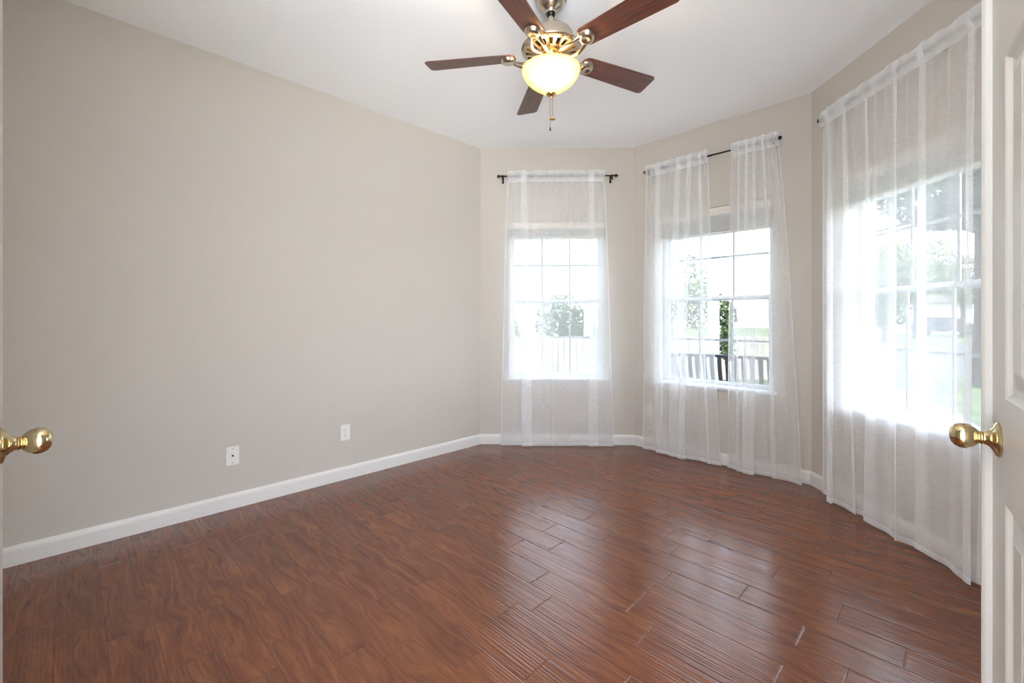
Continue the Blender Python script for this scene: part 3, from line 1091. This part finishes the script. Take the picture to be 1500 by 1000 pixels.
# blades
def blade_outline():
    r0, r1_, w0, w1 = 0.176, 0.630, 0.054, 0.066
    pts = []
    def corner(cx_, cy_, rad, a0, a1, n=7):
        for i in range(n):
            a = a0 + (a1 - a0) * i / (n - 1)
            pts.append((cx_ + rad * math.cos(a), cy_ + rad * math.sin(a)))
    corner(r1_ - 0.022, w1 - 0.022, 0.022, PI / 2, 0)
    corner(r1_ - 0.022, -w1 + 0.022, 0.022, 0, -PI / 2)
    corner(r0 + 0.035, -w0 + 0.035, 0.035, -PI / 2, -PI)
    corner(r0 + 0.035, w0 - 0.035, 0.035, PI, PI / 2)
    return pts[::-1]
for i in range(5):
    ang = R(27.0 + 72 * i)
    MB = T(0, 0, FZ(2.450)) @ Matrix.Rotation(ang, 4, 'Z') @ Matrix.Rotation(R(-13), 4, 'X')
    bm = bmesh.new()
    prism(bm, blade_outline(), 0.0, 0.0055)
    bl = obj('blade', bm, M_BLADE, fan, M=MB)
    bv = bl.modifiers.new('bevel', 'BEVEL'); bv.width = 0.0012; bv.segments = 2; bv.limit_method = 'ANGLE'
    # bracket under the blade: two curved arms meeting in a round medallion
    bm = bmesh.new()
    for s in (-1, 1):
        pts = []
        for k in range(9):
            t = k / 8
            r = 0.058 + (0.205 - 0.058) * t
            yy = s * (0.014 + 0.020 * math.sin(PI * t) * (1 - 0.15 * t) + 0.004 * t)
            zz = -0.012 * (1 - t) ** 1.3 - 0.022 * math.sin(PI * t) - 0.008
            pts.append((r, yy, zz))
        tube(bm, pts, [0.011] * 2 + [0.0095] * 5 + [0.011, 0.012], 10, flat=0.55)
    lathe(bm, [(0, -0.016), (0.010, -0.018), (0.020, -0.022), (0.030, -0.020), (0.037, -0.012), (0.040, -0.0006), (0, -0.0006)], 28, T(0.212, 0, 0))
    obj('blade_bracket', bm, M_NICKEL, bl, smooth=True, M=T(0, 0, 0))

# ------------------------------------------------------------ outdoors
GZ = -0.25
M_GRASS = speckle(mat('lawn', srgb(78, 92, 50), 0.95), srgb(62, 78, 40), srgb(98, 112, 62), 3.0)
M_ASPH = speckle(mat('asphalt', srgb(86, 86, 88), 0.9), srgb(78, 78, 82), srgb(96, 96, 98), 5.0)
M_CONC = speckle(mat('concrete', srgb(128, 126, 122), 0.85), srgb(118, 116, 112), srgb(140, 138, 132), 6.0)
M_WPAINT = mat('white_exterior_paint', srgb(196, 200, 208), 0.6)
M_FENCE = speckle(mat('cream_boards', srgb(146, 138, 122), 0.8), srgb(134, 126, 110), srgb(160, 152, 136), 3.0, stretch=(6, 6, 0.6))
M_LEAF_D = speckle(mat('dark_leaves', srgb(36, 48, 32), 0.7), srgb(26, 38, 26), srgb(52, 64, 42), 3.0)
M_LEAF_L = speckle(mat('light_leaves', srgb(92, 104, 54), 0.7), srgb(74, 88, 44), srgb(112, 122, 66), 2.0)
M_LEAF_M = speckle(mat('mid_leaves', srgb(64, 80, 44), 0.7), srgb(50, 66, 36), srgb(84, 98, 54), 2.0)
M_BARK = speckle(mat('bark', srgb(66, 56, 48), 0.9), srgb(54, 46, 40), srgb(80, 70, 62), 9.0, stretch=(4, 4, 0.6))
M_ROOF = mat('shingles', srgb(84, 76, 70), 0.9)
M_SIDING = mat('pale_siding', srgb(150, 149, 145), 0.8)
M_CAR = mat('car_paint', srgb(58, 66, 78), 0.25)
M_BENCH = mat('dark_bench', srgb(44, 42, 46), 0.5)
M_WIN = mat('dark_glazing', srgb(70, 78, 88), 0.15)
M_TIRE = mat('tyre_rubber', srgb(30, 30, 32), 0.8)

def strip(name, x0, x1, y0, y1, z, m, label, cat):
    bm = bmesh.new()
    box(bm, x0, x1, y0, y1, z - 0.1, z)
    return tag(obj(name, bm, m), label, cat, kind='structure')
strip('floor_lawn', -30, 90, 0.4, 11.0, GZ, M_GRASS, 'front lawn outside the bay windows', 'lawn')
strip('floor_side_blocker', 3.4, 90, -40, 0.4, GZ, M_GRASS, 'unseen lawn on the right, added to block background light', 'lawn')  # added out of view to keep the background glow off the right window
strip('floor_street', -30, 90, 11.0, 25.0, GZ - 0.02, M_ASPH, 'grey street beyond the front lawn', 'street')
strip('floor_far_lawn', -30, 90, 25.0, 75.0, GZ, M_GRASS, 'bright lawn across the street', 'lawn')
bm = bmesh.new()
box(bm, 14, 60, 10.6, 11.02, GZ - 0.1, GZ + 0.06)
tag(obj('curb', bm, M_CONC), 'pale concrete curb between lawn and street', 'curb')
bm = bmesh.new()
prism(bm, [(3.6, 4.6), (4.4, 3.4), (6.6, 6.6), (8.4, 10.5), (7.2, 10.5), (5.8, 7.6)], GZ, GZ + 0.03)
tag(obj('front_walk', bm, M_CONC), 'pale concrete walk crossing the lawn outside the right window', 'path')
# porch slab round the bay
bm = bmesh.new()
prism(bm, [(-1.6, 4.35), (1.23, 4.35), (2.34, 3.24), (2.34, 1.2), (3.3, 1.2), (3.3, 4.0), (2.6, 5.2), (-1.6, 5.8)], GZ, -0.06)
tag(obj('floor_porch', bm, M_CONC), 'concrete porch slab outside the bay', 'porch', kind='structure')

def post(x, y, s, label, ztop=2.62):
    e = empty('porch_post', T(x, y, -0.06) @ Matrix.Rotation(math.atan2(-x, y) * 0.5, 4, 'Z'))
    tag(e, label, 'post', group='white porch posts')
    h = ztop + 0.06
    bm = bmesh.new(); box(bm, -s / 2, s / 2, -s / 2, s / 2, 0.10, h - 0.1, 0.004)
    obj('shaft', bm, M_WPAINT, e, M=T(0, 0, 0))
    bm = bmesh.new(); box(bm, -s * 0.7, s * 0.7, -s * 0.7, s * 0.7, 0.0, 0.10, 0.006)
    obj('base', bm, M_WPAINT, e, M=T(0, 0, 0))
    bm = bmesh.new(); box(bm, -s * 0.7, s * 0.7, -s * 0.7, s * 0.7, h - 0.1, h, 0.006)
    obj('cap', bm, M_WPAINT, e, M=T(0, 0, 0))
post(0.935, 5.45, 0.105, 'white square porch post seen through the far window')
post(2.20, 4.86, 0.105, 'white square porch post seen in the gap of the middle window curtains')
post(1.86, 4.90, 0.06, 'slim white porch post seen through the left panel of the middle window')
bm = bmesh.new()
pts = [(-1.6, 5.6), (0.935, 5.45), (1.86, 4.90), (2.20, 4.86), (3.2, 3.9)]
for a, b in zip(pts[:-1], pts[1:]):
    a, b = Vector(a), Vector(b)
    d = (b - a).normalized(); n = Vector((-d.y, d.x)) * 0.06
    prism(bm, [(p.x, p.y) for p in (a - n, b - n, b + n, a + n)], 2.62, 2.82)
tag(obj('porch_beam', bm, M_WPAINT), 'white beam resting on the porch posts', 'beam')

# bench on the porch behind the middle window
def bench():
    c = W2.a + W2.d * (W2.len / 2 + 0.12) + W2.n * 0.62
    # local x along the wall, y outward, z up
    Mb = Matrix(((W2.d.x, W2.n.x, 0, c.x), (W2.d.y, W2.n.y, 0, c.y), (0, 0, 1, -0.06), (0, 0, 0, 1)))
    e = empty('porch_bench', Mb)
    tag(e, 'dark bench with curved back slats on the porch outside the middle window', 'bench')
    hw = 0.74
    bm = bmesh.new(); tube(bm, [(-hw, 0.0, 0.86), (-hw / 2, 0.0, 0.872), (0, 0.0, 0.875), (hw / 2, 0.0, 0.872), (hw, 0.0, 0.86)], 0.014, 8)
    obj('top_rail', bm, M_BENCH, e, smooth=True, M=T(0, 0, 0))
    n = 21
    for k in range(n):
        x = -hw + 0.04 + (2 * hw - 0.08) * k / (n - 1)
        bm = bmesh.new()
        rows = []
        for j in range(9):
            t = j / 8
            y = 0.13 * (1 - t) ** 1.6 - 0.004
            z = 0.40 + 0.465 * t
            rows.append([bm.verts.new(p) for p in ((x - 0.018, y - 0.006, z), (x + 0.018, y - 0.006, z), (x + 0.018, y + 0.006, z), (x - 0.018, y + 0.006, z))])
        for r0, r1_ in zip(rows[:-1], rows[1:]):
            for q_ in range(4):
                bm.faces.new((r0[q_], r0[(q_ + 1) % 4], r1_[(q_ + 1) % 4], r1_[q_]))
        bm.faces.new(rows[0]); bm.faces.new(rows[-1])
        obj('back_slat', bm, M_BENCH, e, M=T(0, 0, 0))
    bm = bmesh.new()
    for k in range(7):
        box(bm, -hw, hw, 0.14 + k * 0.066, 0.14 + k * 0.066 + 0.05, 0.38, 0.40, 0.002)
    obj('seat', bm, M_BENCH, e, M=T(0, 0, 0))
    for x in (-hw, hw):
        for y in (0.0, 0.56):
            bm = bmesh.new(); tube(bm, [(x, y, 0.0), (x, y, 0.4 if y > 0.1 else 0.86)], 0.016, 8)
            obj('leg', bm, M_BENCH, e, smooth=True, M=T(0, 0, 0))
bench()

def leaves(bm, c, rad, n, size, seed, M=None):
    rr = random.Random(seed)
    for i in range(n):
        while True:
            p = Vector((rr.uniform(-1, 1), rr.uniform(-1, 1), rr.uniform(-1, 1)))
            if 0.25 < p.length < 1:
                break
        p = Vector((c[0] + p.x * rad[0], c[1] + p.y * rad[1], c[2] + p.z * rad[2]))
        s = size * rr.uniform(0.6, 1.3)
        d = Vector((rr.gauss(0, 1), rr.gauss(0, 1), rr.gauss(0, 0.6))).normalized()
        q_ = d.cross(Vector((rr.gauss(0, 1), rr.gauss(0, 1), rr.gauss(0, 1)))).normalized()
        nn = d.cross(q_) * s * 0.12
        vs = [bm.verts.new(v) for v in (p - d * s, p - q_ * s * 0.38 + nn, p + d * s, p + q_ * s * 0.38 + nn)]
        bm.faces.new(vs)

def tree(x, y, h, crowns, m, label, seed, trunk=0.12, n=700, size=0.12, group=None, name='tree', branches=()):
    e = empty(name, T(x, y, GZ))
    tag(e, label, 'tree' if name == 'tree' else 'shrub', group=group)
    bm = bmesh.new()
    tube(bm, [(0, 0, 0), (0.03, 0.02, h * 0.35), (-0.02, 0, h * 0.7), (0.0, 0, h)], [trunk * 1.3, trunk, trunk * 0.8, trunk * 0.3], 10)
    for br in branches:
        tube(bm, br, [trunk * 0.45, trunk * 0.3, trunk * 0.14], 6)
    obj('trunk', bm, M_BARK, e, smooth=True, M=T(0, 0, 0))
    bm = bmesh.new()
    for i, (c, r) in enumerate(crowns):
        leaves(bm, c, r, n, size, seed + i)
    f = obj('foliage', bm, m, e, M=T(0, 0, 0))
    f['kind'] = 'stuff'
    return e

# picket fence with posts
e = empty('board_fence', T(-4, 10.0, GZ))
tag(e, 'cream board fence across the yard seen low in the far and middle windows', 'fence')
bm = bmesh.new()
x = 0.0
while x < 10.0:
    box(bm, x, x + 0.13, 0, 0.02, 0.04, 1.02)
    x += 0.14
obj('boards', bm, M_FENCE, e, M=T(0, 0, 0))
for z in (0.25, 0.85):
    bm = bmesh.new(); box(bm, 0, 10.0, 0.02, 0.06, z, z + 0.08)
    obj('rail', bm, M_FENCE, e, M=T(0, 0, 0))
for k in range(5):
    bm = bmesh.new(); box(bm, k * 2.475, k * 2.475 + 0.1, 0.06, 0.16, 0, 1.06)
    obj('post', bm, M_FENCE, e, M=T(0, 0, 0))

tree(1.35, 11.6, 1.2, [((0, 0, 1.3), (0.75, 0.5, 0.75)), ((0.35, 0, 1.0), (0.5, 0.5, 0.7))], M_LEAF_M, 'leafy green shrub behind the fence in the far window', 11, 0.05, 1600, 0.06, name='garden_shrub', group='shrubs by the fence')
tree(-0.1, 12.4, 1.0, [((0, 0, 1.0), (0.40, 0.4, 0.6))], M_LEAF_L, 'low pale shrub behind the fence left of the leafy one', 21, 0.04, 900, 0.05, name='garden_shrub', group='shrubs by the fence')
tree(4.02, 8.3, 1.1, [((0, 0, 0.95), (0.13, 0.13, 0.35)), ((0.0, 0, 1.45), (0.16, 0.16, 0.30))], M_LEAF_M, 'dark leafy shrub seen in the gap of the middle window curtains', 31, 0.03, 260, 0.07, name='garden_shrub', group='shrubs by the fence')
tree(5.6, 15.8, 3.4, [((0, 0, 2.6), (1.3, 1.0, 1.4)), ((-0.9, 0, 1.8), (0.8, 0.8, 0.9)), ((0.9, 0, 1.9), (0.9, 0.8, 0.9))], M_LEAF_L, 'pale green tree beyond the fence in the middle window', 41, 0.10, 900, 0.11, group='trees in the street')
tree(15.5, 19.5, 3.4, [((0, 0, 2.6), (1.4, 1.0, 1.5)), ((0.9, 0, 1.8), (0.9, 0.8, 0.9))], M_LEAF_M, 'mid green tree seen at the right of the middle window', 51, 0.10, 900, 0.11, group='trees in the street')
tree(9.75, 9.2, 4.6, [((-1.0, 0, 4.1), (1.15, 0.9, 0.75)), ((-0.4, 0.2, 4.7), (1.3, 0.9, 0.8)), ((-1.7, 0.1, 4.3), (0.6, 0.6, 0.35)), ((-0.7, 0, 3.6), (0.6, 0.6, 0.35))], M_LEAF_D,
     'big dark tree overhanging the view in the right window', 61, 0.14, 1500, 0.10, group='trees in the street',
     branches=([(0, 0, 3.2), (-1.2, 0, 3.5), (-2.6, -0.1, 3.1)], [(0, 0, 3.5), (-1.0, 0.2, 4.0), (-2.5, 0, 3.7)], [(0, 0, 2.9), (0.8, 0, 3.4), (1.6, 0, 3.8)]))
for i, (x, y, s) in enumerate(((22.3, 26.5, 1.0), (28.2, 31.0, 1.2), (34.5, 34, 1.05))):
    tree(x, y, 4.2 * s, [((0, 0, 4.3 * s), (2.3 * s, 1.8, 1.7 * s)), ((1.2, 0, 3.5 * s), (1.4 * s, 1.2, 1.1))], M_LEAF_L,
         ('yellow green tree across the street, leftmost in the right window', 'tallest yellow green tree across the street in the right window', 'yellow green tree across the street beside the open door edge')[i], 71 + i * 5, 0.16, 1100, 0.22, group='yellow green trees across the street')

# neighbour house in the far window
def house(name, x0, x1, y0, y1, h, ridge, label, doors=(), wins=()):
    e = empty(name, T(x0, y0, GZ))
    tag(e, label, 'house')
    L, D = x1 - x0, y1 - y0
    bm = bmesh.new(); box(bm, 0, L, 0, D, 0, h)
    obj('walls', bm, M_SIDING, e, M=T(0, 0, 0))
    bm = bmesh.new()
    a = [bm.verts.new((-0.4, y, z)) for y, z in ((-0.5, h - 0.1), (D / 2, ridge), (D + 0.5, h - 0.1))]
    b = [bm.verts.new((L + 0.4, y, z)) for y, z in ((-0.5, h - 0.1), (D / 2, ridge), (D + 0.5, h - 0.1))]
    for i in range(3):
        j = (i + 1) % 3
        bm.faces.new((a[i], a[j], b[j], b[i]))
    bm.faces.new(a); bm.faces.new(b[::-1])
    obj('roof', bm, M_ROOF, e, M=T(0, 0, 0))
    for (dx, dw, dh) in doors:
        bm = bmesh.new()
        box(bm, dx, dx + dw, -0.04, 0.02, 0, dh)
        for r_ in range(4):
            for c_ in range(4):
                ww = dw / 4
                box(bm, dx + c_ * ww + 0.08, dx + (c_ + 1) * ww - 0.08, -0.06, -0.03, r_ * dh / 4 + 0.06, (r_ + 1) * dh / 4 - 0.06)
        obj('garage_door', bm, M_WPAINT, e, M=T(0, 0, 0))
    for (dx, dw, z0, z1) in wins:
        bm = bmesh.new(); box(bm, dx, dx + dw, -0.05, 0.02, z0, z1)
        f = obj('window', bm, M_WPAINT, e, M=T(0, 0, 0))
        bm = bmesh.new(); box(bm, dx + 0.1, dx + dw - 0.1, -0.07, -0.04, z0 + 0.1, z1 - 0.1)
        obj('pane', bm, M_WIN, f, M=T(0, 0, 0))
house('neighbour_house', -6.5, 2.35, 19, 27, 5.6, 8.2, 'pale two storey house beyond the fence in the far window')
house('street_house', 33, 52, 44, 54, 3.1, 5.4, 'low pale house with white garage door across the street', doors=((8.2, 4.6, 2.3),), wins=((2.0, 2.0, 1.0, 2.3), (15, 2.0, 1.0, 2.3)))

# parked car
def car():
    e = empty('parked_car', T(36.3, 37.0, GZ) @ Matrix.Rotation(R(-50), 4, 'Z'))
    tag(e, 'dark parked car across the street near the garage', 'car')
    prof = [(-2.2, 0.35), (2.2, 0.35), (2.25, 0.75), (2.1, 0.95), (1.15, 1.08), (0.55, 1.55), (-1.5, 1.6), (-2.1, 1.15), (-2.25, 0.8)]
    bm = bmesh.new()
    prism(bm, prof, -0.88, 0.88, Matrix.Rotation(R(90), 4, 'X'))
    bo = obj('body', bm, M_CAR, e, M=T(0, 0, 0))
    bv = bo.modifiers.new('b', 'BEVEL'); bv.width = 0.07; bv.segments = 2
    bm = bmesh.new()
    prism(bm, [(0.95, 1.10), (0.50, 1.47), (-1.45, 1.50), (-1.85, 1.12)], -0.893, 0.893, Matrix.Rotation(R(90), 4, 'X'))
    obj('side_windows', bm, M_WIN, e, M=T(0, 0, 0))
    for x in (-1.4, 1.4):
        for y in (-0.8, 0.8):
            bm = bmesh.new()
            lathe(bm, [(0, -0.11), (0.28, -0.11), (0.33, -0.08), (0.33, 0.08), (0.28, 0.11), (0, 0.11)], 20, T(x, y, 0.33) @ Matrix.Rotation(R(90), 4, 'X'))
            obj('wheel', bm, M_TIRE, e, smooth=True, M=T(0, 0, 0))
car()
